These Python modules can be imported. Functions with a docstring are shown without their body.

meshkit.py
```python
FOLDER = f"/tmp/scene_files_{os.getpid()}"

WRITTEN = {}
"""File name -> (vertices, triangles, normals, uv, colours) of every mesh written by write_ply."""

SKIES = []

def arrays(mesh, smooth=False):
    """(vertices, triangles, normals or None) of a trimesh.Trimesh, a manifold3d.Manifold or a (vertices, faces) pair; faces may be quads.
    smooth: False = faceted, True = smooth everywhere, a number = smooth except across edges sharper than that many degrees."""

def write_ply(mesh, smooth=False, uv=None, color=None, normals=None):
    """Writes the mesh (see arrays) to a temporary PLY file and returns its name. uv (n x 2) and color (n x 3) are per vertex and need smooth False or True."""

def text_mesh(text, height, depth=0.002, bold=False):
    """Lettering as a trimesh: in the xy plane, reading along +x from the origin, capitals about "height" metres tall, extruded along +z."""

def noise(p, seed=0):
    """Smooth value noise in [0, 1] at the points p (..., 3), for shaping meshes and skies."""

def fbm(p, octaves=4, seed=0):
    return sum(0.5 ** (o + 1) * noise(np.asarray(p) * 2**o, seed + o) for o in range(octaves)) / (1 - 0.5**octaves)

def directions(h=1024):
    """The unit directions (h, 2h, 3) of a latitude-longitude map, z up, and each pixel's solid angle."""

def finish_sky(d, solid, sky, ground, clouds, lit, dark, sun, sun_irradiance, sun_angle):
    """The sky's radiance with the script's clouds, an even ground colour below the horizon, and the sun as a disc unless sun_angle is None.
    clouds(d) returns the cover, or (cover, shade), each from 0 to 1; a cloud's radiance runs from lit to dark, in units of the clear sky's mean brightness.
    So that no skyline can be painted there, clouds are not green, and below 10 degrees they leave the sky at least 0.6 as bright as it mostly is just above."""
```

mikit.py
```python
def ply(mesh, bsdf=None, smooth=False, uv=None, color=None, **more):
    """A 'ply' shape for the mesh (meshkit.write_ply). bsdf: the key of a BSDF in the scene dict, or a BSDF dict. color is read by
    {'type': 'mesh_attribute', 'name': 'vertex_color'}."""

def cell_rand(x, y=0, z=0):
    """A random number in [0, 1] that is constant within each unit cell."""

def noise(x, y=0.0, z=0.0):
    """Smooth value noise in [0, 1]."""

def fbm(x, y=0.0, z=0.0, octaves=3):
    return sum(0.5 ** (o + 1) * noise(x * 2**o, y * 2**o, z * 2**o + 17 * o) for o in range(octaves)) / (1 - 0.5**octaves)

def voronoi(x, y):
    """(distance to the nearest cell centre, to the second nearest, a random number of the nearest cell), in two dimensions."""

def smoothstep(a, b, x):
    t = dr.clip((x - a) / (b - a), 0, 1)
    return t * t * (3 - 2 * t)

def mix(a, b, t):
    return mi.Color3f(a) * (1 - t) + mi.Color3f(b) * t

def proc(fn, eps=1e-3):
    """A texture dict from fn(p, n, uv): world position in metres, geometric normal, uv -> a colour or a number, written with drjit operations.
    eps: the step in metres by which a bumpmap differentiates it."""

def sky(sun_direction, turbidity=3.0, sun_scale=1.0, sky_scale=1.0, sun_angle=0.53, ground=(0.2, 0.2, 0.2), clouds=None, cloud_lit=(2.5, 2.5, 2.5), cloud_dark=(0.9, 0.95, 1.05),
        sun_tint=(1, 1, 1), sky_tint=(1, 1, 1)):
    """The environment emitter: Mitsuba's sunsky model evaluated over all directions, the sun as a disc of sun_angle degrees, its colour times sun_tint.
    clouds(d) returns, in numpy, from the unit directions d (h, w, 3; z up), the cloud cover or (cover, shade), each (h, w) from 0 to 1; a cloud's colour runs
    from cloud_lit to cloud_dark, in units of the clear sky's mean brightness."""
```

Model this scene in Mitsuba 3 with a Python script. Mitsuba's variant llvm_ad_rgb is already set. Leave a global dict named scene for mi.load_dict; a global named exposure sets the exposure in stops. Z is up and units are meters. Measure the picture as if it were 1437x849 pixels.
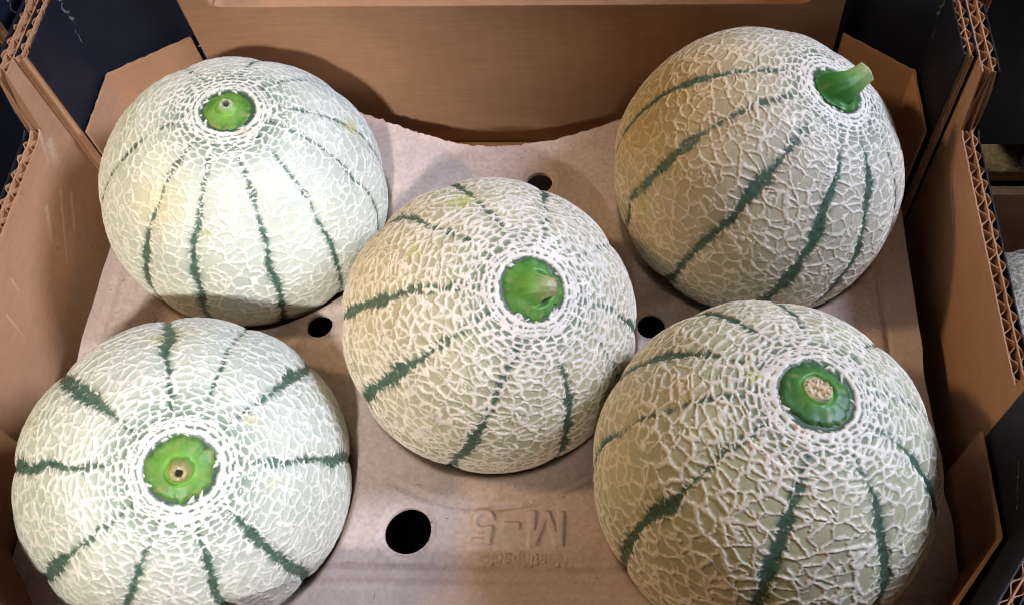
import math, random
import numpy as np, trimesh, drjit as dr, mitsuba as mi
import mikit, meshkit
from scipy.spatial import cKDTree
import shapely
from scipy.sparse import coo_matrix
from scipy.sparse.csgraph import connected_components
from shapely import affinity
T = mi.ScalarTransform4f
scene, labels = {'type': 'scene'}, {}

# ---------------------------------------------------------------- camera, light, exposure
CAM = np.array([0.06189, -0.20935, 0.39494])
FW = np.array([-0.044851, 0.499412, -0.865203]); UP = np.array([-0.007073, 0.865894, 0.500177])
scene['camera'] = {'type': 'perspective', 'fov_axis': 'x', 'fov': math.degrees(2 * math.atan(718.5 / 1371.2)),
                   'principal_point_offset_x': -0.0710, 'near_clip': 0.01, 'far_clip': 50.0,
                   'to_world': T().look_at(origin=CAM.tolist(), target=(CAM + FW).tolist(), up=UP.tolist())}
exposure = 0.72

def lamp_disc(name, pos, target, radius, rgb, label, cat):
    """a round lamp placed out of view: a shallow shade with a glowing disc; the light leaves the disc only"""
    pos, target = np.array(pos, float), np.array(target, float)
    d = target - pos; d /= np.linalg.norm(d)
    M = T().look_at(origin=pos.tolist(), target=target.tolist(), up=[0.1, 0.2, 1])
    scene[name + '__glass'] = {'type': 'disk', 'to_world': M @ T().scale([radius] * 3), 'emitter': {'type': 'area', 'radiance': {'type': 'rgb', 'value': list(rgb)}}}
    shade = trimesh.creation.revolve(np.array([[radius * 1.02, 0.02], [radius * 1.06, 0.02], [radius * 1.0, -0.10], [0.02, -0.14], [0.0, -0.14]]), sections=40)
    scene[name + '__shade'] = {**mikit.ply(shade, 'lamp_metal', smooth=40), 'to_world': M}
    labels[name] = {'label': label, 'category': cat}

scene['lamp_black'] = {'type': 'twosided', 'bsdf': {'type': 'diffuse', 'reflectance': {'type': 'rgb', 'value': [.02, .02, .02]}}}
scene['lamp_metal'] = {'type': 'twosided', 'bsdf': {'type': 'principled', 'base_color': {'type': 'rgb', 'value': [.3, .3, .3]}, 'roughness': .5}}
# cool white spot, out of view in front of the crate: lights the left column, throws the front wall's shadow on the tray
KEY_AT = np.array([-0.125, 0.025, 0.03]); KEY_DIR = np.array([0.20, -1.0, 0.93]); KEY_DIR /= np.linalg.norm(KEY_DIR)
KEY_POS = KEY_AT + 1.6 * KEY_DIR
KEY_TO = T().look_at(origin=KEY_POS.tolist(), target=KEY_AT.tolist(), up=[0, 0, 1])
scene['unseen_spotlight__glass'] = {'type': 'disk', 'to_world': KEY_TO @ T().scale([.045] * 3), 'emitter': {'type': 'area', 'radiance': {'type': 'rgb', 'value': [835, 835, 835]}}}
snoot = trimesh.creation.revolve(np.array([[.0, -.03], [.047, -.03], [.049, .0], [.049, .58], [.053, .58], [.053, -.04], [.0, -.04]]), sections=48)  # unseen tube, shaped to narrow the beam onto the left column
scene['unseen_spotlight__tube'] = {**mikit.ply(snoot, 'lamp_black', smooth=40), 'to_world': KEY_TO}
labels['unseen_spotlight'] = {'label': 'unseen narrow black tube spotlight in front of the crate, placed to light the left melons', 'category': 'lamp'}
lamp_disc('unseen_warm_lamp', (-1.25, 0.12, 1.20), (0, 0, 0), 0.09, (80, 56, 31), 'warm round lamp out of view on the left, placed to light the left sides of the melons', 'lamp')  # out of view, placed to warm the left sides and the right wall
lamp_disc('unseen_cool_lamp', (1.22, 0.30, 1.08), (0.05, 0, 0), 0.22, (30, 34, 45), 'cool white round lamp out of view on the right, placed to light the right sides of the melons', 'lamp')  # out of view, placed to cool the upper right sides of the melons
lamp_disc('added_fill_lamp', (0.1, -1.0, 2.6), (0, 0, 0), 0.6, (.80, .64, .50), 'wide soft round fill lamp added overhead, out of view', 'lamp')  # added soft fill from overhead, out of view

# ---------------------------------------------------------------- materials
def seg_dist(px, py, ax, ay, bx, by):
    ux, uy = bx - ax, by - ay; L = ux * ux + uy * uy
    t = dr.clip(((px - ax) * ux + (py - ay) * uy) / L, 0, 1)
    return dr.sqrt(dr.square(px - ax - t * ux) + dr.square(py - ay - t * uy)), t

def kraft(p, n, uv):
    # long fibres and faint flute washboard, drifting tone
    f = mikit.fbm((p.x + p.y) * 90, p.z * 1100, p.y * 60, 3)
    g = mikit.fbm(p.x * 28, p.y * 28, p.z * 28, 3)
    s = mikit.noise(p.x * 2600, p.y * 2600, p.z * 2600)
    c = mikit.mix((0.350, 0.178, 0.092), (0.44, 0.240, 0.132), g)
    c = c * (0.90 + 0.20 * f)
    fl = dr.sin((p.x + p.y) * (2 * math.pi / .0086))
    return c * dr.select(s > 0.93, 0.80, 1.0) * (1 + .010 * fl)
def kraft_wall(p, n, uv):
    c = kraft(p, n, uv)
    left = p.x < -0.15
    sm = mikit.fbm(p.x * 11 + 3, p.y * 11, p.z * 17, 3); c = c * (.86 + .26 * sm)
    sp = mikit.noise(p.x * 170, p.y * 170, p.z * 170 + 5); c = c * dr.select(sp > .955, .78, 1.0)
    a = mi.Float(0)
    # pale rub marks left by glue and handling on the left wall, a few short ones on the right
    for (ay, az, by, bz, w) in ((.0735, .058, .066, .045, .0012), (.060, .030, .034, .008, .0010), (.047, .035, .036, .024, .0016), (.064, .022, .050, .010, .0012), (.074, .048, .070, .040, .003), (-.01, .035, -.012, .020, .0006), (.005, .04, .003, .033, .0006)):
        d, t = seg_dist(p.y, p.z, ay, az, by, bz)
        k = mikit.smoothstep(w * 1.5, w * .2, d + (mikit.noise(p.y * 900, p.z * 900) - .5) * w * .8)
        a = dr.maximum(a, dr.select(left, k * (1 - .6 * t), 0))
    for (ay, az, by, bz, w) in ((.066, .035, .045, .028, .0012), (.062, .04, .052, .034, .0006)):
        d, t = seg_dist(p.y, p.z, ay, az, by, bz)
        a = dr.maximum(a, dr.select(left, 0, mikit.smoothstep(w * 1.5, w * .2, d) * .8))
    return mikit.mix(c, (0.62, 0.47, 0.33), a * .45)
def navy(p, n, uv):
    g = mikit.fbm(p.x * 60, p.y * 60, p.z * 60, 3)
    c = mikit.mix((0.006, 0.0075, 0.014), (0.011, 0.013, 0.022), g)
    a = mi.Float(0)
    for (ay, az, by, bz, w) in ((.128, .088, .1275, .070, .0009), (.1275, .070, .126, .060, .0004), (-.08, .06, -.095, .05, .0003)):
        d, t = seg_dist(p.y + (mikit.noise(p.z * 500, 3.1) - .5) * .003, p.z, ay, az, by, bz)
        a = dr.maximum(a, mikit.smoothstep(w, w * .3, d) * mikit.smoothstep(.25, .6, mikit.noise(p.z * 900, 7.7)))
    return mikit.mix(c, (.40, .36, .33), a * .32)
def pulp(p, n, uv):
    g = mikit.fbm(p.x * 22, p.y * 22, p.z * 22, 3)
    f = mikit.fbm(p.x * 700, p.y * 700, p.z * 300, 3)
    s = mikit.noise(p.x * 480 + 9, p.y * 480, 2.0)
    c = mikit.mix((0.49, 0.375, 0.32), (0.60, 0.475, 0.41), g) * (0.82 + 0.36 * f)
    return c * dr.select(s > 0.965, 0.62, 1.0)
def pulp_bump(p, n, uv):
    return mikit.fbm(p.x * 420, p.y * 420, p.z * 420, 3) * 0.0004 + mikit.noise(p.x * 90, p.y * 90, p.z * 90) * 0.0005
def kraft_bump(p, n, uv):
    return mikit.fbm(p.x * 300 + p.y * 300, p.z * 90, p.y * 100, 2) * 0.00018 + dr.sin((p.x + p.y) * (2 * math.pi / .0086)) * .00003 + mikit.noise(p.x * 35, p.y * 35, p.z * 35) * .0012
def two(b): return {'type': 'twosided', 'bsdf': b}
def bumped(b, fn, eps=4e-4): return {'type': 'bumpmap', 'scale': 1.0, 'arbitrary': mikit.proc(fn, eps), 'bsdf': b}
scene['kraft'] = two({'type': 'principled', 'base_color': mikit.proc(kraft), 'roughness': .75, 'specular': .3})
scene['kraft_wall'] = two(bumped({'type': 'principled', 'base_color': mikit.proc(kraft_wall), 'roughness': .6, 'specular': .35}, kraft_bump))
scene['navy'] = two({'type': 'principled', 'base_color': mikit.proc(navy), 'roughness': .5, 'specular': .3})
scene['pulp'] = two(bumped({'type': 'principled', 'base_color': mikit.proc(pulp), 'roughness': .85, 'specular': .2}, pulp_bump))
VC = {'type': 'mesh_attribute', 'name': 'vertex_color'}
scene['rind'] = two({'type': 'principled', 'base_color': VC, 'roughness': .48, 'specular': .4})
scene['stem_skin'] = two({'type': 'principled', 'base_color': VC, 'roughness': .45, 'specular': .35})
scene['cork'] = two({'type': 'principled', 'base_color': VC, 'roughness': .7, 'specular': .3})
scene['dark_floor'] = two({'type': 'diffuse', 'reflectance': {'type': 'rgb', 'value': [.03, .03, .032]}})

# ---------------------------------------------------------------- setting
fl = trimesh.creation.box((6, 6, .02)); fl.apply_translation((0, 0, -.205))
pf = trimesh.creation.box((.60, .42, .142)); pf.apply_translation((-.125, 0, -.1243)); fl = trimesh.util.concatenate([fl, pf])  # unseen plinth, added to carry the main crate and joined to the floor
scene['ground'] = mikit.ply(fl, 'dark_floor')
labels['ground'] = {'label': 'dark shop floor below the crates, with an added plinth under the main crate', 'kind': 'structure'}

# ---------------------------------------------------------------- corrugated board
def resample(path, step, extra=()):
    path = np.asarray(path, float)
    seg = np.linalg.norm(np.diff(path, axis=0), axis=1); cum = np.r_[0, np.cumsum(seg)]
    s = np.unique(np.round(np.r_[np.arange(0, cum[-1], step), cum, np.asarray(extra)], 6)); s = s[(s >= 0) & (s <= cum[-1] + 1e-9)]
    k = np.clip(np.searchsorted(cum, s, side='right') - 1, 0, len(seg) - 1)
    t = ((s - cum[k]) / seg[k])[:, None]
    p = path[k] * (1 - t) + path[k + 1] * t
    d = np.diff(path, axis=0) / seg[:, None]; nr = np.c_[d[:, 1], -d[:, 0]]       # right-hand normal = outward
    n = nr[k].copy()
    for j in range(1, len(seg)):                                                       # mitre at the folds
        m = nr[j - 1] + nr[j]; m /= np.linalg.norm(m); m /= max(m @ nr[j], .3)
        n[np.abs(s - cum[j]) < 1e-7] = m
    return s, p, n
def sheet(s, p, n, off, th, zt, zb):
    o = np.asarray(off) * np.ones(len(s))
    a = p + n * (o - th / 2)[:, None]; b = p + n * (o + th / 2)[:, None]
    zt = zt * np.ones(len(s)); zb = zb * np.ones(len(s)); N = len(s)
    V = np.vstack([np.c_[a, zb], np.c_[a, zt], np.c_[b, zt], np.c_[b, zb]])
    i = np.arange(N - 1); F = []
    for q in range(4):
        r = (q + 1) % 4
        F += [np.c_[q * N + i, q * N + i + 1, r * N + i + 1, r * N + i]]
    e = N - 1
    F += [np.array([[0, N, 2 * N, 3 * N], [e, 3 * N + e, 2 * N + e, N + e]])]
    return meshkit_mesh(V, np.vstack(F))
def meshkit_mesh(V, Q):
    return trimesh.Trimesh(V, np.vstack([Q[:, [0, 1, 2]], Q[:, [0, 2, 3]]]), process=False)
def rough(s, seed, amp): return (meshkit.noise(np.c_[s * 700, s * 0 + seed, s * 0], seed) - .5) * 2 * amp
def board(key, path, ztop, zbot, liners, flutes, mats, seed=0, breaks=()):
    """liners: offsets of the paper sheets; flutes: (offset, amplitude, wavelength) of the waves between them"""
    s, p, n = resample(path, .0022, breaks)
    for j, (o, m) in enumerate(zip(liners, mats)):
        zt = np.array([ztop(v) for v in s]) + rough(s, seed + j, .00035)
        scene[numbered(key + '__liner')] = mikit.ply(sheet(s, p, n, o, .00055, zt, zbot), m, smooth=30)
    for j, (o, a, lam) in enumerate(flutes):
        sf, pf, nf = resample(path, lam / 10, breaks)
        ph = seed * 1.7 + j * 2
        un = meshkit.noise(np.c_[sf * 90, sf * 0 + seed, sf * 0], 3)
        w = np.sin(sf * 2 * np.pi / lam + ph + 2.2 * meshkit.noise(np.c_[sf * 45, sf * 0 + seed, sf * 0], 5)) * (.72 + .5 * un)
        w = np.clip(w, -1.03, 1.03)
        zt = np.array([ztop(v) for v in sf]) + rough(sf, seed + 7 + j, .0006) - .0005 - .0012 * np.clip(meshkit.noise(np.c_[sf * 60, sf * 0 + seed, sf * 0], 8) - .6, 0, 1) * 2
        scene[numbered(key + '__corrugation')] = mikit.ply(sheet(sf, pf, nf, o + a * w, .00045, zt, zbot), 'kraft', smooth=40)
def numbered(k):
    if k not in scene and not any(x.startswith(k + '__') for x in scene): return k
    i = 1
    while f'{k}_{i:03d}' in scene or any(x.startswith(f'{k}_{i:03d}__') for x in scene): i += 1
    return f'{k}_{i:03d}'
def dip(v, a, b, lo, hi, w=.004, r=.006):
    """height of a wall: low between a and b, high ears outside, with a steep rounded step"""
    def st(x):                                           # 0 inside the dip .. 1 on the ear
        x = min(max(x / w, 0), 1); return x
    d = max(a - v, v - b)
    h = lo + (hi - lo) * st(d)
    if -r < d < 0: h += .0022 * (1 + d / r) ** 2
    return h

ZL, ZH, ZF = .0556, .088, -.046
K = 'cardboard_crate'
OUT_L, OUT_F = (.0003, .0044, .0073), ((.00235, .00175, .0086), (.00585, .00115, .0080))
def side_breaks(y0, sgn, ys): return [abs(y - y0) for y in ys]
# side walls: path runs so that the right-hand normal points outward
ysb = (-.052, -.048, -.046, -.042, .071, .074, .075, .079)
for name, X, y0, y1 in (('side_wall', .207, -.158, .158), ('side_wall', -.207, .158, -.158)):
    sg = 1 if y1 > y0 else -1
    board(numbered(f'{K}__{name}'), [(X, y0), (X, y1)], lambda v, y0=y0, sg=sg: dip(y0 + sg * v, -.048, .075, ZL, ZH), -.052, OUT_L, OUT_F,
          ('kraft_wall', 'kraft', 'navy'), seed=1 if X > 0 else 2, breaks=[abs(y - y0) for y in ysb])
xsb = (-.147, -.143, -.141, -.137, .142, .146, .150)
board(f'{K}__back_wall', [(.164, .150), (-.159, .150)], lambda v: dip(.164 - v, -.143, .148, .0588, ZH, .005), -.052, (.0003, .0030, .0052), ((.00165, .00105, .0058), (.0041, .0008, .0040)), ('kraft_wall', 'kraft', 'navy'), seed=3, breaks=[.164 - x for x in xsb])
sl_, pl_, nl_ = resample([(.164, .150), (-.159, .150)], .0022, [.164 - x for x in xsb])
zl_ = np.array([dip(.164 - v, -.143, .148, .0588, ZH, .005) for v in sl_]) + .0006 + rough(sl_, 21, .0002)
scene[f'{K}__back_wall__folded_lip'] = mikit.ply(sheet(sl_, pl_, nl_, .00275, .0064, zl_, zl_ - .0016), 'kraft', smooth=30)
board(f'{K}__front_wall', [(-.206, -.152), (.206, -.152)], lambda v: dip(-.206 + v, -.143, .143, .0588, ZH, .005), -.052, OUT_L, OUT_F, ('kraft_wall', 'kraft', 'navy'), seed=4, breaks=[.206 + x for x in (-.147, -.143, -.137, .137, .143, .147)])
# corner posts (printed side in) and the lower plain bands glued on them
for (sx, sy, y0, yf, ex, ey) in ((1, 1, .088, .129, .167, .1588), (-1, 1, .088, .129, .162, .1588), (1, -1, .060, .101, .163, .1515), (-1, -1, .060, .101, .163, .1515)):
    path = [(.201, y0), (.201, yf), (ex, ey)]
    if sy > 0: path.append((ex - .022, ey))
    path = [(sx * x, sy * y) for x, y in path]
    if sx * sy < 0: path = path[::-1]
    board(numbered(f'{K}__corner_post'), path, lambda v: ZH, -.046, (.0003, .0030, .0057), ((.00165, .00105, .0078), (.00435, .00105, .0074)), ('navy', 'kraft', 'navy'), seed=5 + sx + 2 * sy)
    bp = [(.1975, y0), (.1975, yf - .004), (ex - .0005, ey - .0090)] if sy > 0 else [(.1975, y0), (.1975, yf), (ex - .002, ey - .006)]
    bp = [(sx * x, sy * y) for x, y in bp]
    if sx * sy < 0: bp = bp[::-1]
    zb_ = .0392
    board(numbered(f'{K}__corner_band'), bp, lambda v: zb_, -.046, (.0003, .0009), (), ('kraft', 'kraft'), seed=11 + sx + 2 * sy)
oct_ = shapely.Polygon([(-.214, -.10), (-.165, -.159), (.165, -.159), (.214, -.10), (.214, .128), (.168, .165), (-.168, .165), (-.214, .128)])
fm = trimesh.creation.extrude_polygon(oct_, .006, engine='earcut'); fm.apply_translation((0, 0, -.052))
scene[f'{K}__bottom'] = mikit.ply(fm, 'navy')  # dark sheet, coloured so the tray holes look black
for y0_, y1_ in ((.130, .149), (-.150, -.130)):
    fb = trimesh.creation.box((.318, y1_ - y0_, .003)); fb.apply_translation((0, (y0_ + y1_) / 2, -.0443))
    scene[numbered(f'{K}__bottom_flap')] = mikit.ply(fb, 'kraft')
labels[K] = {'label': 'brown cardboard fruit crate with five netted melons on its tray', 'category': 'crate'}
# torn paper along the back wall's left end
rng = np.random.default_rng(5)
tm = []
for i in range(26):
    z = rng.uniform(.02, .086); L = rng.uniform(.0008, .0026)
    t = trimesh.creation.cone(radius=rng.uniform(.0004, .0011), height=L, sections=6)
    t.apply_transform(trimesh.transformations.rotation_matrix(-math.pi / 2 + rng.uniform(-.6, .6), [0, 1, 0])); t.apply_translation((-.1588, .1505 + rng.uniform(0, .004), z)); tm.append(t)
scene[f'{K}__back_wall__torn_paper'] = {**mikit.ply(trimesh.util.concatenate(tm), 'pulp')}
labels[f'{K}__back_wall__torn_paper'] = {'label': 'torn paper fibres along the wall end', 'kind': 'stuff'}

# ---------------------------------------------------------------- melons: centre, radius, stem axis, look
PI = math.pi
MEL = {
 'TL': dict(c=(-.1192, .0648, .0228), r=.0648, a=(.1632, .0169), seed=11, cell=6.6, lw=.41, scar=.0115,
            skin=(.47, .49, .385), net=(.75, .71, .61), sut=[(-158, 64, 1.3), (-120, 50, 2.2), (-97, 46, 2.3), (-67, 52, 2.2), (-39, 50, 1.6), (-10, 66, 1.2), (17, 62, 1.2), (52, 60, 1.0), (87, 25, 1.3), (130, 60, 1.5)],
            spots=[(-52, 12.0, .0026, (.36, .17, .07)), (17, 52, .006, (.42, .36, .10)), (-92, 52, .0025, (.35, .36, .12))], tint=[(-120, 46, .014, (.72, .62, .36))]),
 'TR': dict(c=(.1212, .0743, .0256), r=.0676, a=(.5206, .0525), seed=23, cell=7.0, lw=.48, scar=.0120,
            skin=(.415, .41, .305), net=(.80, .715, .60), sut=[(-154, 46, 3.0), (-121, 34, 3.4), (-88, 24, 3.2), (-62, 21, 2.4), (-32, 40, 2.2), (5, 50, 2), (40, 50, 2), (76, 55, 2), (110, 50, 2), (178, 38, 2.4)],
            spots=[(-150, 96, .007, (.40, .36, .10))], tint=[(180, 62, .036, (.58, .38, .12)), (-168, 88, .030, (.56, .38, .14)), (-135, 98, .022, (.52, .38, .18))]),
 'C': dict(c=(.0024, -.0055, .0218), r=.0638, a=(.4419, -.2365), seed=37, cell=5.4, lw=.60, scar=.0130,
           skin=(.365, .36, .22), net=(.79, .70, .59), sut=[(-176, 44, 3.3), (-145, 42, 3.9), (-103, 50, 3.5), (-62, 30, 2.6), (-28, 62, 1.6), (-3, 40, 2.6), (39, 50, 2.2), (78, 38, 2.5), (116, 46, 3), (145, 48, 2.4)],
           spots=[(124, 48, .007, (.40, .42, .04)), (162, 46, .004, (.46, .46, .16)), (-88, 52, .004, (.62, .50, .34))], tint=[(170, 66, .03, (.60, .50, .30))]),
 'BL': dict(c=(-.115, -.076, .0216), r=.0636, a=(.3837, -.3147), seed=41, cell=5.8, lw=.46, scar=.0124,
            skin=(.44, .465, .36), net=(.74, .70, .61), sut=[(-180, 30, 3.0), (144, 26, 3.0), (103, 32, 2.9), (47, 36, 2.8), (7, 38, 2.7), (-40, 22, 2.8), (-70, 26, 2.5), (-107, 28, 2.6), (-139, 36, 3.0), (75, 60, 1)],
            spots=[(40, 27, .0036, (.52, .43, .20)), (-8, 30, .0026, (.58, .54, .24))], tint=[(103, 56, .007, (.45, .42, .12))]),
 'BR': dict(c=(.1154, -.0712, .0253), r=.0673, a=(.1996, .0875), seed=53, cell=7.4, lw=.62, scar=.0138,
            skin=(.375, .385, .23), net=(.80, .72, .59), sut=[(-178, 56, 2.6), (-145, 42, 3.3), (-103, 30, 3.6), (-59, 24, 3.0), (-24, 26, 2.6), (10, 50, 2), (47, 34, 2.4), (91, 30, 2.2), (123, 30, 2.6), (154, 38, 3.0)],
            spots=[(-120, 13.5, .0022, (.55, .18, .06)), (165, 20, .0042, (.40, .42, .03)), (176, 42, .009, (.60, .46, .26)), (-86, 49, .0025, (.50, .28, .12)), (-178, 66, .008, (.62, .50, .34))], tint=[(-165, 70, .02, (.58, .50, .28))]),
}
OB = .94
def smooth(a, b, x):
    t = np.clip((x - a) / (b - a), 0, 1); return t * t * (3 - 2 * t)
def hash01(a, b, k):
    h = (a.astype(np.uint64) * np.uint64(374761393) + b.astype(np.uint64) * np.uint64(668265263) + np.uint64(k * 974711 + 12345)) & np.uint64(0xFFFFFFFF)
    h = ((h ^ (h >> np.uint64(13))) * np.uint64(1274126177)) & np.uint64(0xFFFFFFFF)
    return ((h ^ (h >> np.uint64(16))) & np.uint64(0xFFFFFF)).astype(float) / 16777215.0

TH = np.linspace(0, PI, 721)
def embedding(Astem, Aflank):
    A = Aflank + (Astem - Aflank) * (1 - smooth(.25, .85, TH))
    A = np.maximum(A, np.abs(np.cos(TH)) + 1e-3)
    db = -np.sqrt(np.maximum(A * A - np.cos(TH) ** 2, 0))
    b = np.r_[0, np.cumsum((db[1:] + db[:-1]) / 2 * np.diff(TH))]
    return A, b
def seeds_on(rng, R, cell, stem_cell, A, th0):
    th, out, thl = th0, [], 2.45
    while th < thl:
        d = (stem_cell + (cell - stem_cell) * smooth(.22, .75, th)) * 1e-3
        a = np.interp(th, TH, A); n = max(6, int(round(2 * PI * math.sin(th) * R / d)))
        jr = .12 + .34 * smooth(.3, .8, th); o = rng.uniform(0, 2 * PI)
        ph = o + 2 * PI * (np.arange(n) + rng.uniform(-.42, .42, n)) / n
        out.append(np.c_[th + rng.uniform(-jr, jr, n) * d / a / R, ph])
        th += .88 * d / a / R
    return np.vstack(out)

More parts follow.
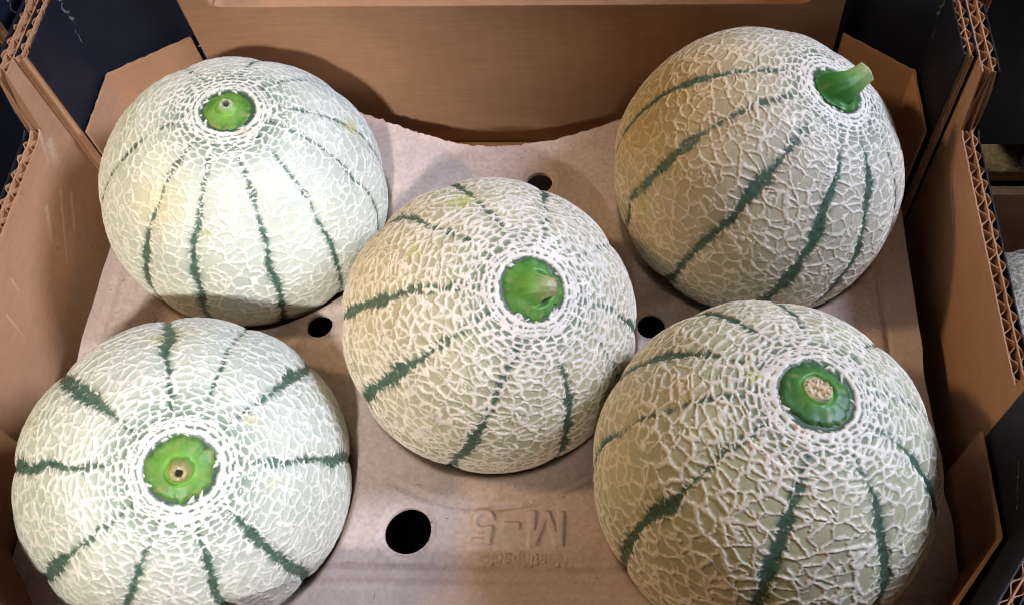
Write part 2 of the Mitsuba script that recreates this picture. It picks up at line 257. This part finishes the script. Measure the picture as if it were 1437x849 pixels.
def melon_surface(m, subdiv):
    """vertices, triangles, normals, colours, stripe index per triangle; local frame with the stem on +z"""
    rng = np.random.default_rng(m['seed']); R = m['r']; sd = m['seed']
    ico = trimesh.creation.icosphere(subdivisions=subdiv); v = np.array(ico.vertices); f = np.array(ico.faces)
    u = (1 - v[:, 2]) / 2                                              # finer triangles on the upper two thirds
    kn = np.linspace(0, 1, 400); dens = .30 + 1.10 * (1 - smooth(.50, .85, kn)); cdf = np.r_[0, np.cumsum((dens[1:] + dens[:-1]) / 2)]; cdf /= cdf[-1]
    c = 1 - 2 * np.interp(u, cdf, kn); ph = np.arctan2(v[:, 1], v[:, 0]); th = np.arccos(np.clip(c, -1, 1))
    P = np.c_[np.sin(th) * np.cos(ph), np.sin(th) * np.sin(ph), np.cos(th)]
    nz = lambda q, k: meshkit.noise(P * q + 31.7 + k, sd + k)
    A, bz = embedding(1.9, 1.2)
    emb = lambda t, p: np.c_[np.sin(t) * np.cos(p), np.sin(t) * np.sin(p), np.interp(t, TH, bz)]
    E = emb(th, ph)
    wob = np.c_[nz(14, 1), nz(14, 2), nz(14, 3)] - .5
    wob2 = np.c_[nz(45, 4), nz(45, 5), nz(45, 6)] - .5
    near = smooth(.22, .7, th)[:, None]
    Ew = E + wob * .05 * (.25 + .75 * near) + wob2 * .022 * (.3 + .7 * near)
    scar = m['scar'] / R
    H = np.zeros(len(v)); NET = np.zeros(len(v))
    lw = m['lw'] * 1e-3 * (1 + .30 * (1 - smooth(.3, .85, th))) * (.55 + .55 * nz(5, 8) + .35 * nz(14, 9))
    for layer, (cs, ss, wf, keep, hf) in enumerate(((1.0, 4.6, 1.0, .985, 1.0), (1.5, 6.5, .80, .36, .95), (.60, 3.4, .55, .14, .6))):
        sp = seeds_on(rng, R, m['cell'] * cs, ss, A, scar * 1.28 if layer == 0 else scar * 1.35)
        if layer == 0:                                                   # one ring of cells round the scar itself
            sp = np.vstack([sp, np.c_[np.full(11, scar * .90), 2 * PI * (np.arange(11) + rng.uniform(-.3, .3, 11)) / 11]])
        tree = cKDTree(emb(sp[:, 0], sp[:, 1])); d, i = tree.query(Ew, k=2)
        q = tree.data[i[:, 0]] - tree.data[i[:, 1]]
        dist = (d[:, 1] ** 2 - d[:, 0] ** 2) / (2 * np.linalg.norm(q, axis=1)) * R
        lo, hi = np.minimum(i[:, 0], i[:, 1]), np.maximum(i[:, 0], i[:, 1])
        rnd = hash01(lo, hi, sd + layer); rnd2 = hash01(hi, lo, sd + 5 + layer)
        on = rnd < np.where(th < .5, np.maximum(keep, .9 if layer < 1 else keep), keep)
        w = lw * wf * (.55 + .85 * rnd2) * on
        x = dist / np.maximum(w, 1e-6)
        NET = np.maximum(NET, np.where(on, 1 - smooth(.80, 1.25, x), 0))
        H = np.maximum(H, np.where(on, np.clip(1 - (x / 1.3) ** 4, 0, 1) ** .6, 0) * hf * (.7 + .4 * rnd2))
    # broken ring ridges close round the stem
    rw = th * R * 1e3 + (nz(7, 12) - .5) * 2.8 + (nz(26, 13) - .5) * 1.1
    r0 = m['scar'] * 1e3
    for k, (rr, wd) in enumerate(((r0 + 1.6, .95), (r0 + 3.9, .6), (r0 + 5.9, .5))):
        x = np.abs(rw - rr) / (wd * (.6 + .8 * nz(7, 14 + k)))
        NET = np.maximum(NET, 1 - smooth(.7, 1.15, x)); H = np.maximum(H, np.sqrt(np.clip(1 - (x / 1.15) ** 2, 0, 1)) * .9)
    inside = 1 - smooth(scar * .97, scar * 1.04, th)
    spoke = np.zeros(len(v))
    for k in range(11):
        a0 = rng.uniform(0, 2 * PI); tilt = rng.uniform(-1.3, 1.3); inn = rng.choice([.80, .93], p=[.5, .5]) + rng.uniform(-.04, .04)
        dd = np.abs(np.angle(np.exp(1j * (ph - a0 - tilt * (th / scar - 1))))) * np.sin(th) * R * 1e3
        wd = rng.uniform(.25, .9) * (.55 + .9 * smooth(.8, 1.0, th / scar))
        spoke = np.maximum(spoke, (1 - smooth(.7, 1.2, dd / wd)) * smooth(inn, inn + .05, th / scar))
    # vein tracks
    S = np.zeros(len(v)); SN = np.zeros(len(v)); HALO = np.zeros(len(v)); POCK = np.zeros(len(v)); own = np.zeros(len(v), int); best = np.full(len(v), 9.0); lat_min = np.full(len(v), 1.0)
    fz = (nz(60, 20) - .5) * 1.5 + (nz(130, 21) - .5) * 1.5 + (nz(20, 22) - .5) * 1.1
    for k, (a, t0, w) in enumerate(m['sut']):
        t0 = math.radians(t0)
        dph = np.angle(np.exp(1j * (ph - math.radians(a) - (meshkit.noise(np.c_[th * 5, th * 0 + k, th * 0], sd) - .5) * .05)))
        lat = np.abs(dph) * np.sin(th) * R * 1e3
        lat_min = np.minimum(lat_min, 1.0) if False else np.minimum(np.where(k == 0, 99, lat_min), lat)
        gap = .50 + .7 * meshkit.noise(np.c_[th * 9, th * 0 + 3 * k, th * 0 + 1], sd + 9); gap = gap * (1 - .55 * (1 - smooth(t0 + .05, t0 + .45, th)) * smooth(.45, .7, meshkit.noise(np.c_[th * 34, th * 0 + 5 * k, th * 0], sd + 4)))
        hw = w * 1.06 * smooth(t0 - .12, t0 + .30, th) * gap * (1 - .25 * smooth(1.3, 1.8, th))
        s_ = 1 - smooth(-.6, .6, (lat + fz * .8 - hw) / np.maximum(.5 * w, .4))
        s_ = np.where(hw > .25, s_, 0)
        hw2 = .62 * w * smooth(scar * 1.5, .5, th) * gap
        p_ = 1 - smooth(-.5, .9, lat + fz * .8 - hw2)
        hwn = hw * .66
        SN = np.maximum(SN, np.where(hw > .25, 1 - smooth(-.4, .5, lat + fz * .7 - hwn), 0))
        S = np.maximum(S, s_); POCK = np.maximum(POCK, np.where(th < t0 + .5, p_, 0))
        HALO = np.maximum(HALO, np.where(hw > .1, 1 - smooth(.2, 2.4, lat + fz * .8 - hw), 0))
        cl = lat < best; best = np.where(cl, lat, best); own = np.where(cl, k, own)
    speck = smooth(.70, .80, nz(85, 25)) * .7
    NETs = NET * (1 - SN * (1 - speck * .6)); Hs = H * (1 - .88 * SN)
    NETs = NETs * (1 - inside) + spoke * inside; Hs = Hs * (1 - inside) + 1.2 * spoke * inside
    # colours
    big = nz(4, 30)[:, None]; fine = nz(70, 31)[:, None]; mid = nz(16, 32)[:, None]
    skin = np.array(m['skin']) * (np.array([1.06, .985, .98]) if m['skin'][2] < .34 else np.array([1.0, 1.0, 1.04])) * (.80 + .30 * big + .12 * fine)
    skin = skin * (1 - .30 * mid) + np.array([.52, .49, .36]) * .30 * mid
    deep = np.array([.070, .135, .070])
    nearstem = (1 - smooth(scar * 1.25, .60, th))[:, None]
    slot = (1 - smooth(.24, .46, th))[:, None]
    skin = skin * (1 - .82 * nearstem) + deep * (1.25 - .65 * slot) * .82 * nearstem
    stripe = np.array([.022, .066, .040]) * (.35 + .7 * fine + .9 * nz(38, 27)[:, None])
    dark = np.maximum(S * (.86 + .14 * nz(40, 26)), np.maximum(POCK * .9, HALO * .30))[:, None]
    col = skin * (1 - dark) + stripe * dark
    netc = np.array(m['net']) * (.86 + .20 * mid) * (.90 + .14 * fine) * (.86 + .24 * nz(30, 34)[:, None])
    for (a, t, w, cc) in m['tint']:
        q = np.array([math.sin(math.radians(t)) * math.cos(math.radians(a)), math.sin(math.radians(t)) * math.sin(math.radians(a)), math.cos(math.radians(t))])
        k = np.exp(-(np.linalg.norm(P - q, axis=1) * R / w) ** 2 * (.7 + .6 * nz(11, 41)))[:, None] * .75
        col = col * (1 - k * (1 - dark)) + np.array(cc) * .85 * k * (1 - dark); netc = netc * (1 - k * .8) + np.array(cc) * 1.12 * k * .8
    NC = (NETs * (.90 + .1 * nz(50, 33)))[:, None]
    col = col * (1 - NC) + netc * NC
    for (a, t, w, cc) in m['spots']:
        q = np.array([math.sin(math.radians(t)) * math.cos(math.radians(a)), math.sin(math.radians(t)) * math.sin(math.radians(a)), math.cos(math.radians(t))])
        dd = np.linalg.norm(P - q, axis=1) * R / w + (nz(60, 42) - .5) * 1.1 + (nz(25, 43) - .5) * .8
        k = ((1 - smooth(.5, 1.0, dd)) * (.15 + .6 * smooth(.3, .7, nz(80, 44))))[:, None]
        col = col * (1 - k) + np.array(cc) * k
    k = (inside * (1 - spoke))[:, None]; col = col * (1 - k) + deep * .55 * k
    col = np.clip(col, .01, .86)
    # relief: lobes between the tracks, grooves, net, and a dip at the stem
    rad = R * (1 - .012 * np.exp(-(lat_min / 9) ** 2) * smooth(.3, .9, th)) + (nz(2.3, 50) - .5) * .024 * R
    rad = rad - .0006 * np.exp(-(lat_min / 3.0) ** 2) * smooth(.3, .8, th)
    rad = rad + .00050 * (m['lw'] / .55) * Hs + (nz(100, 51) - .5) * .00012 - .0004 * inside
    V = P * rad[:, None]; V[:, 2] *= OB
    V[:, 2] -= .0030 * np.exp(-(th / (scar * 2.0)) ** 2)
    V = V @ np.eye(3)
    _, _, N = meshkit.arrays((V, f), True)
    fs = S[f].mean(1) > .5
    lab = np.where(fs, own[f[:, 0]], -1)
    for k in range(len(m['sut'])):                                       # a stripe is its one unbroken run; stray flecks stay with the rind
        ids = np.nonzero(lab == k)[0]
        if len(ids):
            g = f[ids]; gr = coo_matrix((np.ones(2 * len(g)), (np.r_[g[:, 0], g[:, 1]], np.r_[g[:, 1], g[:, 2]])), shape=(len(V), len(V)))
            cc = connected_components(gr, directed=False)[1][g[:, 0]]; big_ = np.bincount(cc).argmax(); lab[ids[cc != big_]] = -1
    return V, f, N, col, lab

def sub_ply(V, f, N, C, bsdf):
    used, inv = np.unique(f, return_inverse=True)
    path = meshkit.write_ply((V[used], inv.reshape(-1, 3)), False, None, C[used], N[used])
    return {'type': 'ply', 'filename': path, 'face_normals': False, 'bsdf': {'type': 'ref', 'id': bsdf}}

def frame(m):
    a = np.array([m['a'][0], m['a'][1], 1.0]); a /= np.linalg.norm(a)
    X = np.array([1.0, 0, 0]) - a[0] * a; X /= np.linalg.norm(X); Y = np.cross(a, X)
    M = np.eye(4); M[:3, 0], M[:3, 1], M[:3, 2], M[:3, 3] = X, Y, a, m['c']
    return M

def swept(curve, radii, sides, colors, lump=0, seed=0, cap=True):
    """rings along a curve; returns V, F, C"""
    curve = np.asarray(curve, float); n = len(curve); t = np.gradient(curve, axis=0); t /= np.linalg.norm(t, axis=1, keepdims=True)
    ref = np.array([0, 1.0, 0]); a = np.cross(ref, t); a /= np.linalg.norm(a, axis=1, keepdims=True); b = np.cross(t, a)
    ang = np.arange(sides) * 2 * PI / sides
    V, C = [], []
    for i in range(n):
        rr = radii[i] * (1 + lump * (meshkit.noise(np.c_[np.cos(ang) * 2.2, np.sin(ang) * 2.2, np.full(sides, i * .15)] + seed, seed) - .5))
        V.append(curve[i] + rr[:, None] * (np.cos(ang)[:, None] * a[i] + np.sin(ang)[:, None] * b[i])); C.append(np.tile(colors[i], (sides, 1)))
    V, C = np.vstack(V), np.vstack(C)
    i, j = np.meshgrid(np.arange(n - 1), np.arange(sides), indexing='ij')
    q = np.stack([i * sides + j, i * sides + (j + 1) % sides, (i + 1) * sides + (j + 1) % sides, (i + 1) * sides + j], -1).reshape(-1, 4)
    F = np.vstack([q[:, [0, 1, 2]], q[:, [0, 2, 3]]])
    if cap:
        V = np.vstack([V, curve[-1]]); C = np.vstack([C, colors[-1]]); k = len(V) - 1; e = (n - 1) * sides
        F = np.vstack([F, np.c_[e + np.arange(sides), e + (np.arange(sides) + 1) % sides, np.full(sides, k)]])
    return V, F, C

STEM = {   # how the stem was cut: curve (mm), radii (mm), colours, end colour
 'TL': dict(curve=[(0, 0, 0), (0, 0, 1.6), (0, 0, 2.8), (0, 0, 3.4)], rad=[4.2, 3.6, 3.0, 2.6], cols=[(.16, .34, .05), (.22, .40, .09), (.24, .36, .12), (.34, .40, .22)], hole=1.0, rough=.0006, end=(.36, .39, .24)),
 'TR': dict(curve=[(-1.0, -.6, -.5), (.4, -.4, 1.8), (2.0, .2, 3.5), (3.6, 1.2, 5.3), (5.2, 2.6, 7.4), (6.6, 3.8, 9.2), (7.2, 4.4, 10.0)], rad=[8.0, 7.2, 6.3, 5.4, 4.8, 4.5, 4.6], cols=[(.03, .14, .02), (.04, .17, .03), (.08, .23, .05), (.15, .30, .08), (.24, .38, .12), (.36, .46, .18), (.46, .54, .26)], hole=0, end=(.44, .46, .22)),
 'C': dict(curve=[(.2, 0, -.3), (1.2, 0, 1.1), (2.8, .1, 2.2), (4.4, .2, 2.9), (6.0, .3, 3.3), (7.4, .4, 3.5)], rad=[7.0, 6.0, 5.0, 4.2, 3.6, 3.2], cols=[(.09, .28, .03), (.14, .30, .05), (.22, .33, .09), (.30, .34, .13), (.36, .34, .17), (.36, .27, .15)], hole=0, rough=.0008, end=(.34, .19, .11)),
 'BL': dict(curve=[(0, -.3, -.3), (0, -.6, 1.7), (0, -1.0, 3.6), (0, -1.6, 5.4), (0, -1.8, 6.2)], rad=[5.0, 4.3, 3.6, 3.0, 2.5], cols=[(.14, .34, .04), (.18, .34, .05), (.28, .28, .08), (.34, .29, .11), (.42, .36, .17)], hole=1.1, rough=.0007, end=(.40, .34, .17)),
 'BR': dict(curve=[(-.4, .9, 0), (-.3, 1.0, .7), (-.2, 1.1, 1.3), (-.2, 1.2, 1.7)], rad=[6.2, 5.6, 5.0, 4.5], cols=[(.08, .27, .04), (.14, .30, .06), (.40, .36, .18), (.55, .46, .28)], hole=0, rough=.0011, end=(.60, .48, .30)),
}
def stem_mesh(m, kind):
    """green pad of the stem, jagged where the net tore away from it, flowing up into the cut stem and its end: one surface, cut into three parts"""
    R, sc = m['r'], m['scar']; rng = np.random.default_rng(m['seed'] + 1); st = STEM[kind]
    na = 144; ang = np.arange(na) * 2 * PI / na; cs, sn = np.cos(ang), np.sin(ang)
    nz = lambda q, k: meshkit.noise(np.c_[cs * q, sn * q, ang * 0 + k], m['seed'] + k)
    edge = sc * (.965 + .16 * (nz(1.6, 1) - .5) + .08 * (nz(5.0, 2) - .5) + .05 * (nz(13., 3) - .5))
    for k in range(12):                                             # notches and points between the ticks of the net
        a0 = rng.uniform(0, 2 * PI); w = rng.uniform(.04, .08); dep = rng.choice([-1, 1], p=[.75, .25]) * rng.uniform(.04, .11)
        edge *= 1 + dep * np.exp(-np.abs(np.angle(np.exp(1j * (ang - a0))) / w) ** 1.5)
    cu = np.array(st['curve'], float) * 1e-3; cu[:, 2] += R * OB - .0022; ra = np.array(st['rad']) * 1e-3
    t0 = np.linspace(0, 1, len(cu)); t1 = np.linspace(0, 1, 30)
    cu = np.stack([np.interp(t1, t0, cu[:, k]) for k in range(3)], 1); ra = np.interp(t1, t0, ra)
    co = np.stack([np.interp(t1, t0, np.array(st['cols'])[:, k]) for k in range(3)], 1)
    for _ in range(6):
        cu[1:-1] = (cu[:-2] + 2 * cu[1:-1] + cu[2:]) / 4; ra[1:-1] = (ra[:-2] + 2 * ra[1:-1] + ra[2:]) / 4
    lo, hi = (np.array(c) for c in m.get('pad', ((.035, .17, .015), (.13, .36, .04))))
    rings, cols = [], []
    tin = min(.80, ra[0] * 1.06 / sc)
    npad = 18
    for t in np.linspace(1, tin, npad):
        r = edge * (t if t > .9 else t) * 1.0; q = (t - tin) / (1 - tin); r = r * q + (sc * .965 * t) * (1 - q)
        th = r / R
        z = R * OB * np.cos(th) - .0030 * np.exp(-(th / (sc / R * 2.0)) ** 2) + .00045 * (1 - q ** 8) - .0010 * max(0, (q - .75) / .25) ** 1.5 + .0016 * (1 - q) ** 2.2
        off = cu[0, :2] * (1 - q)
        z = z + .0005 * (meshkit.noise(np.c_[r * cs * 330, r * sn * 330, ang * 0], 5) - .5)
        rings.append(np.c_[np.sin(th) * R * cs + off[0], np.sin(th) * R * sn + off[1], z])
        nn = (.65 * meshkit.noise(np.c_[cs * r * 300, sn * r * 300, ang * 0 + 3], m['seed']) + .35 * meshkit.noise(np.c_[cs * r * 1100, sn * r * 1100, ang * 0 + 3], m['seed'] + 1))[:, None]
        c = (lo * (1 - nn) + hi * nn); c = c * (.70 + .30 * (1 - q ** 2)); br = np.clip(meshkit.noise(np.c_[cs * r * 520, sn * r * 520, ang * 0 + 9], m['seed'] + 4) - .62, 0, 1)[:, None] * 2.2; c = c * (1 - br) + np.array([.24, .23, .08]) * br; k = (1 - q) ** 2 * .5
        cols.append(c * (1 - k) + co[0] * k)
    tg = np.gradient(cu, axis=0); tg /= np.linalg.norm(tg, axis=1, keepdims=True)
    for i in range(30):
        a = np.cross([0, 1.0, 0], tg[i]); a /= np.linalg.norm(a); b = np.cross(tg[i], a)
        rr = ra[i] * (1 + .16 * (nz(1.6, 7) - .5) + .10 * (nz(4.2, 8) - .5))
        rings.append(cu[i] + rr[:, None] * (cs[:, None] * a + sn[:, None] * b))
        cols.append(co[i] * (.78 + .44 * meshkit.noise(rings[-1] * 700, 3)[:, None]))
    rings = np.array(rings); cols = np.array(cols)
    for _ in range(14):                                                # soften the bend between pad and stem
        sl = slice(npad - 7, npad + 9); mid = (rings[npad - 8:npad + 8] + 2 * rings[sl] + rings[npad - 6:npad + 10]) / 4; rings[sl] = mid
        cols[sl] = (cols[npad - 8:npad + 8] + 2 * cols[sl] + cols[npad - 6:npad + 10]) / 4
    tt = tg[-1]; ring0 = rings[-1] - cu[-1]
    h = [.97, .90, .80, .66, .52, .40, .28, .16, .05]; zz = np.array([.25, .35, .30, .15, .05, .0, .0, .0, .0]) * 1e-3
    hc = np.tile(np.array(st['end']), (9, 1))
    if st['hole']: zz[5:] -= .0014; hc[5:] *= .10; hc[4] *= .5  # stem hole is sunk and its darkness put into the colour
    er, ec = [], []
    for i in range(9):
        bump = st.get('rough', .0003) * (meshkit.noise(ring0 * h[i] * 1500 + 5, 8) - .5) * 2
        p = cu[-1] + ring0 * h[i] + tt * zz[i] + np.outer(bump, tt); er.append(p)
        ec.append(hc[i] * (.5 + .9 * meshkit.noise(p * 1000, 6)[:, None]))
    V = np.vstack([rings.reshape(-1, 3), np.vstack(er)]); C = np.vstack([cols.reshape(-1, 3), np.vstack(ec)])
    nr = len(V) // na
    i, j = np.meshgrid(np.arange(nr - 1), np.arange(na), indexing='ij')
    q = np.stack([i * na + j, i * na + (j + 1) % na, (i + 1) * na + (j + 1) % na, (i + 1) * na + j], -1).reshape(-1, 4)
    F = np.vstack([q[:, [0, 1, 2]], q[:, [0, 2, 3]]]); ring = np.r_[i.ravel(), i.ravel()]
    _, _, N = meshkit.arrays((V, F), True)
    return V, F, N, np.clip(C, 0, 1), np.where(ring < npad, 0, np.where(ring < npad + 29, 1, 2))

def ply_vc(V, F, C, bsdf):
    return mikit.ply((V, F), bsdf, smooth=True, color=np.clip(C, 0, 1))
CACHE = {}
def build_melon(key, kind, subdiv, to=None, label='', group=None):
    m = MEL[kind]
    if (kind, subdiv) not in CACHE:
        parts = {}
        V, f, N, C, lab = melon_surface(m, subdiv)
        parts['rind'] = sub_ply(V, f[lab < 0], N, C, 'rind')
        n = 0
        for k in range(len(m['sut'])):
            g = f[lab == k]
            if len(g) > 30:
                parts['stripe' + (f'_{n:03d}' if n else '')] = sub_ply(V, g, N, C, 'rind'); n += 1
        sv, sf, sn, sc, sl = stem_mesh(m, kind)
        for k, nm in enumerate(('stem_pad', 'stem_pad__stem', 'stem_pad__cut_end')): parts[nm] = sub_ply(sv, sf[sl == k], sn, sc, 'stem_skin' if k < 2 else 'cork')
        CACHE[(kind, subdiv)] = parts
    M = T(frame(m)) if to is None else to
    for p, d in CACHE[(kind, subdiv)].items(): scene[f'{key}__{p}'] = {**d, 'to_world': M}
    labels[key] = {'label': label, 'category': 'melon', **({'group': group} if group else {})}
MEL['TL']['pad'] = ((.03, .125, .015), (.16, .30, .05)); MEL['BL']['pad'] = ((.05, .17, .02), (.18, .33, .065)); MEL['C']['pad'] = ((.025, .135, .015), (.13, .29, .05))
MEL['BR']['pad'] = ((.014, .085, .02), (.085, .22, .06)); MEL['TR']['pad'] = ((.015, .10, .015), (.05, .20, .03))
G5 = 'netted melons in the tray'
SD = 7
build_melon('melon', 'TL', SD, label='pale netted melon in the rear left cup, small green stem pad with a dark hole', group=G5)
build_melon('melon_001', 'TR', SD, label='netted melon in the rear right cup with a long green stem sticking up', group=G5)
build_melon('melon_002', 'C', SD, label='densely netted melon in the middle of the tray, stem bent over to the right', group=G5)
build_melon('melon_003', 'BL', SD, label='white netted melon in the front left cup, bright green stem pad facing the viewer', group=G5)
build_melon('melon_004', 'BR', SD, label='largest netted melon in the front right cup, green pad with a corky beige centre', group=G5)

# ---------------------------------------------------------------- moulded pulp tray
HOLES = [(-.0290, -.0908, .0098), (-.0812, .0040, .0060), (.0165, .0885, .0066), (.0722, .0050, .0064)]
def text_area(text, height, x0, y0, bold):
    m = meshkit.text_mesh(text, height, .002, bold); v = np.array(m.vertices); f = np.array(m.faces)
    top = f[(v[f][:, :, 2] > .0019).all(1)]
    g = shapely.union_all([shapely.Polygon(t) for t in v[top][:, :, :2]]).buffer(0)
    g = affinity.rotate(g, 180, origin=(0, 0)); return affinity.translate(g, x0, y0)    # embossed upside down to the viewer
def tray_mesh(fine):
    st = .001 if fine else .0035
    def axis(a, b, regions):
        out = [a]
        while out[-1] < b - 1e-9:
            s = st
            if fine:
                for (l, h) in regions:
                    if l - .0005 < out[-1] < h: s = .00033
            out.append(min(out[-1] + s, b))
        return np.array(out)
    xs = axis(-.194, .194, [(-.018, .042)]); ys = axis(-.144, .143, [(-.1075, -.080)])
    X, Y = np.meshgrid(xs, ys, indexing='ij')
    n2 = lambda x, y, q, k: meshkit.noise(np.stack([x * q, y * q, x * 0 + k], -1), k)
    # scalloped rear edge (torn fuzzy at the left), gentle ones elsewhere
    xb = xs + .006
    yb = .1120 + .030 * smooth(.004, .112, np.abs(xb)) + (meshkit.noise(np.c_[xs * 900, xs * 0, xs * 0], 4) - .5) * .0016 * (xs < .01) + (meshkit.noise(np.c_[xs * 300, xs * 0, xs * 0 + 2], 4) - .5) * .0012
    yfr = -.144 + .012 * (1 - smooth(.0, .09, np.abs(xs)))
    Y = np.where(Y > .06, .06 + (Y - .06) * ((yb - .06) / .083)[:, None], Y); Y = np.where(Y < -.11, -.11 + (Y + .11) * ((-.11 - yfr) / .034)[:, None], Y)
    X = X + np.where(np.abs(X) > .15, np.sign(X) * (np.abs(X) - .15) / .044 * ((meshkit.noise(np.stack([X * 0, Y * 60, X * 0], -1), 9) - .5) * .0022), 0)
    hole = np.zeros(X.shape, bool)
    for (hx, hy, hr) in HOLES:
        d = np.hypot(X - hx, Y - hy); an = np.arctan2(Y - hy, X - hx)
        rr = hr * (1 + .010 * np.sin(3 * an + hx * 300))
        w = st * .75
        sn = np.abs(d - rr) < w
        X = np.where(sn, hx + np.cos(an) * rr, X); Y = np.where(sn, hy + np.sin(an) * rr, Y)
        hole |= (d < rr - w)
    Z = np.zeros(X.shape)
    step = np.maximum(np.maximum(smooth(.1815, .1845, -X), smooth(.1765, .1795, X)), smooth(.1040, .1075, -Y))
    Z -= .0016 * step
    for xg in (-.1862, .1790): Z -= .0012 * np.exp(-((X - xg) / .0013) ** 2)
    Z -= .0010 * np.exp(-((Y + .1125) / .0016) ** 2)
    Z += .0012 * (n2(X, Y, 26, 1) - .5) + .0005 * (n2(X, Y, 120, 2) - .5)
    k = .0045
    zc = np.full(X.shape, 1.0)
    for m in MEL.values():
        c = m['c']; Rc = m['r'] * 1.006 + .0012
        d = np.hypot(X - c[0], Y - c[1]); dc = .94 * Rc
        zz = np.where(d < dc, c[2] - np.sqrt(np.maximum(Rc ** 2 - np.minimum(d, dc) ** 2, 0)), c[2] - math.sqrt(Rc ** 2 - dc ** 2) + (d - dc) * dc / math.sqrt(Rc ** 2 - dc ** 2))
        zc = np.minimum(zc, zz)
    for (hx, hy) in ((-.0812, .004), (.0722, .005)):                    # raised webs between the cups carry a hole
        Z += .0035 * np.exp(-(((X - hx) ** 2 + (Y - hy) ** 2) / .018 ** 2) ** 2)
    for (hx, hy, an_) in ((-.0812, .004, 50), (-.0812, .004, 130), (.0722, .005, 50), (.0722, .005, 130)):
        u_ = (X - hx) * math.cos(math.radians(an_)) + (Y - hy) * math.sin(math.radians(an_)); w_ = -(X - hx) * math.sin(math.radians(an_)) + (Y - hy) * math.cos(math.radians(an_))
        Z += .0022 * np.exp(-(w_ / .0035) ** 2) * smooth(.009, .013, np.abs(u_)) * (1 - smooth(.030, .040, np.abs(u_)))
    h = np.clip(.5 + .5 * (zc - Z) / k, 0, 1); Z = zc * (1 - h) + Z * h - k * h * (1 - h)
    Z = np.maximum(Z, -.0435)
    c = MEL['C']['c']; d = np.hypot(X - c[0], Y - c[1] - .001); an = np.degrees(np.arctan2(Y - c[1], X - c[0]))
    Z -= .0016 * np.exp(-((d - .0765) / .0011) ** 2) * smooth(-128, -112, an) * (1 - smooth(-62, -48, an))
    Z -= .0006 * smooth(.0765, .071, d) * smooth(-135, -112, an) * (1 - smooth(-62, -45, an))
    if fine:
        big = text_area('M-5', .0135, .0374, -.0825, True); small = text_area('Nestinpack', .0046, .0380, -.1000, False)
        dx = lambda g, hh, soft: hh * np.clip(1 - shapely.distance(g, shapely.points(X, Y)) / soft, 0, 1)
        sel = (X > -.03) & (X < .045) & (Y > -.11) & (Y < -.078)
        e = np.zeros(X.shape); ps = shapely.points(X[sel], Y[sel])
        shapely.prepare(big); shapely.prepare(small)
        e[sel] = .0015 * smooth(1, 0, shapely.distance(big.buffer(-.0004), ps) / .0012)
        e[sel] = np.maximum(e[sel], .00060 * smooth(1, 0, shapely.distance(small, ps) / .0007) * (.1 + 1.1 * n2(X, Y, 150, 6)[sel]))
        Z += e
    for (hx, hy, hr) in HOLES:
        d = np.hypot(X - hx, Y - hy); Z -= .0010 * np.exp(-np.maximum(d - hr, 0) / .0008); Z -= .0005 * np.exp(-((d - hr - .0016) / .0005) ** 2)
    nx, ny = X.shape
    i, j = np.meshgrid(np.arange(nx - 1), np.arange(ny - 1), indexing='ij'); idx = lambda a, b: a * ny + b
    Q = np.stack([idx(i, j), idx(i + 1, j), idx(i + 1, j + 1), idx(i, j + 1)], -1).reshape(-1, 4)
    Q = Q[~hole.ravel()[Q].any(1)]
    V = np.c_[X.ravel(), Y.ravel(), Z.ravel()]; n = len(V)
    Vb = V - np.array([0, 0, .0022])
    ed = np.vstack([Q[:, [0, 1]], Q[:, [1, 2]], Q[:, [2, 3]], Q[:, [3, 0]]])
    key = np.sort(ed, 1); _, inv, cnt = np.unique(key, axis=0, return_inverse=True, return_counts=True)
    b = ed[cnt[inv.ravel()] == 1]
    QQ = np.vstack([Q, Q[:, ::-1] + n, np.c_[b[:, 1], b[:, 0], b[:, 0] + n, b[:, 1] + n]])
    mesh = trimesh.Trimesh(np.vstack([V, Vb]), np.vstack([QQ[:, [0, 1, 2]], QQ[:, [0, 2, 3]]]), process=False)
    mesh.remove_unreferenced_vertices(); return mesh
scene['pulp_tray'] = mikit.ply(tray_mesh(True), 'pulp', smooth=60)
labels['pulp_tray'] = {'label': 'grey brown moulded pulp tray with five cups, round holes and raised lettering', 'category': 'tray'}

# ---------------------------------------------------------------- neighbouring crates (copies of the same crate) and their melons
def copy_crate(key, to, label):
    for k in [k for k in list(scene) if k.startswith(K + '__')]:
        scene[key + k[len(K):]] = {**scene[k], 'to_world': to}
    labels[key] = {'label': label, 'category': 'crate', 'group': 'neighbouring fruit crates'}
copy_crate('cardboard_crate_001', T().translate([.405, .0, -.1525]), 'dark shaded crate one level lower, at the right edge beside the main crate')
copy_crate('cardboard_crate_002', T().translate([.395, .372, -.003]).rotate([0, 0, 1], -90), 'lower of two navy printed crates stacked behind on the right')
copy_crate('cardboard_crate_003', T().translate([.395, .372, .1375]).rotate([0, 0, 1], -90), 'upper of two navy printed crates stacked behind on the right')
copy_crate('cardboard_crate_005', T().translate([.405, .3195, -.1525]), 'crate under the navy stack at the right edge, a melon showing through its low opening')
copy_crate('cardboard_crate_004', T().translate([-.440, .275, .0]), 'crate whose corrugated rim just shows in the top left corner')
def other(c, ang, tilt=(0.1, -.2)):
    m = dict(c=c, a=tilt); M = frame(m); r = np.eye(4); r[:2, :2] = [[math.cos(ang), -math.sin(ang)], [math.sin(ang), math.cos(ang)]]
    return T(M @ r)
build_melon('melon_005', 'C', 6, other((.405 - .105, .060, -.132), 1.1), 'netted melon in shade at the right edge, in the lower crate')
build_melon('melon_006', 'TL', 6, other((.338, .246, -.128), 3.4, (.3, .3)), 'bluish netted melon glimpsed through the opening at the right edge')
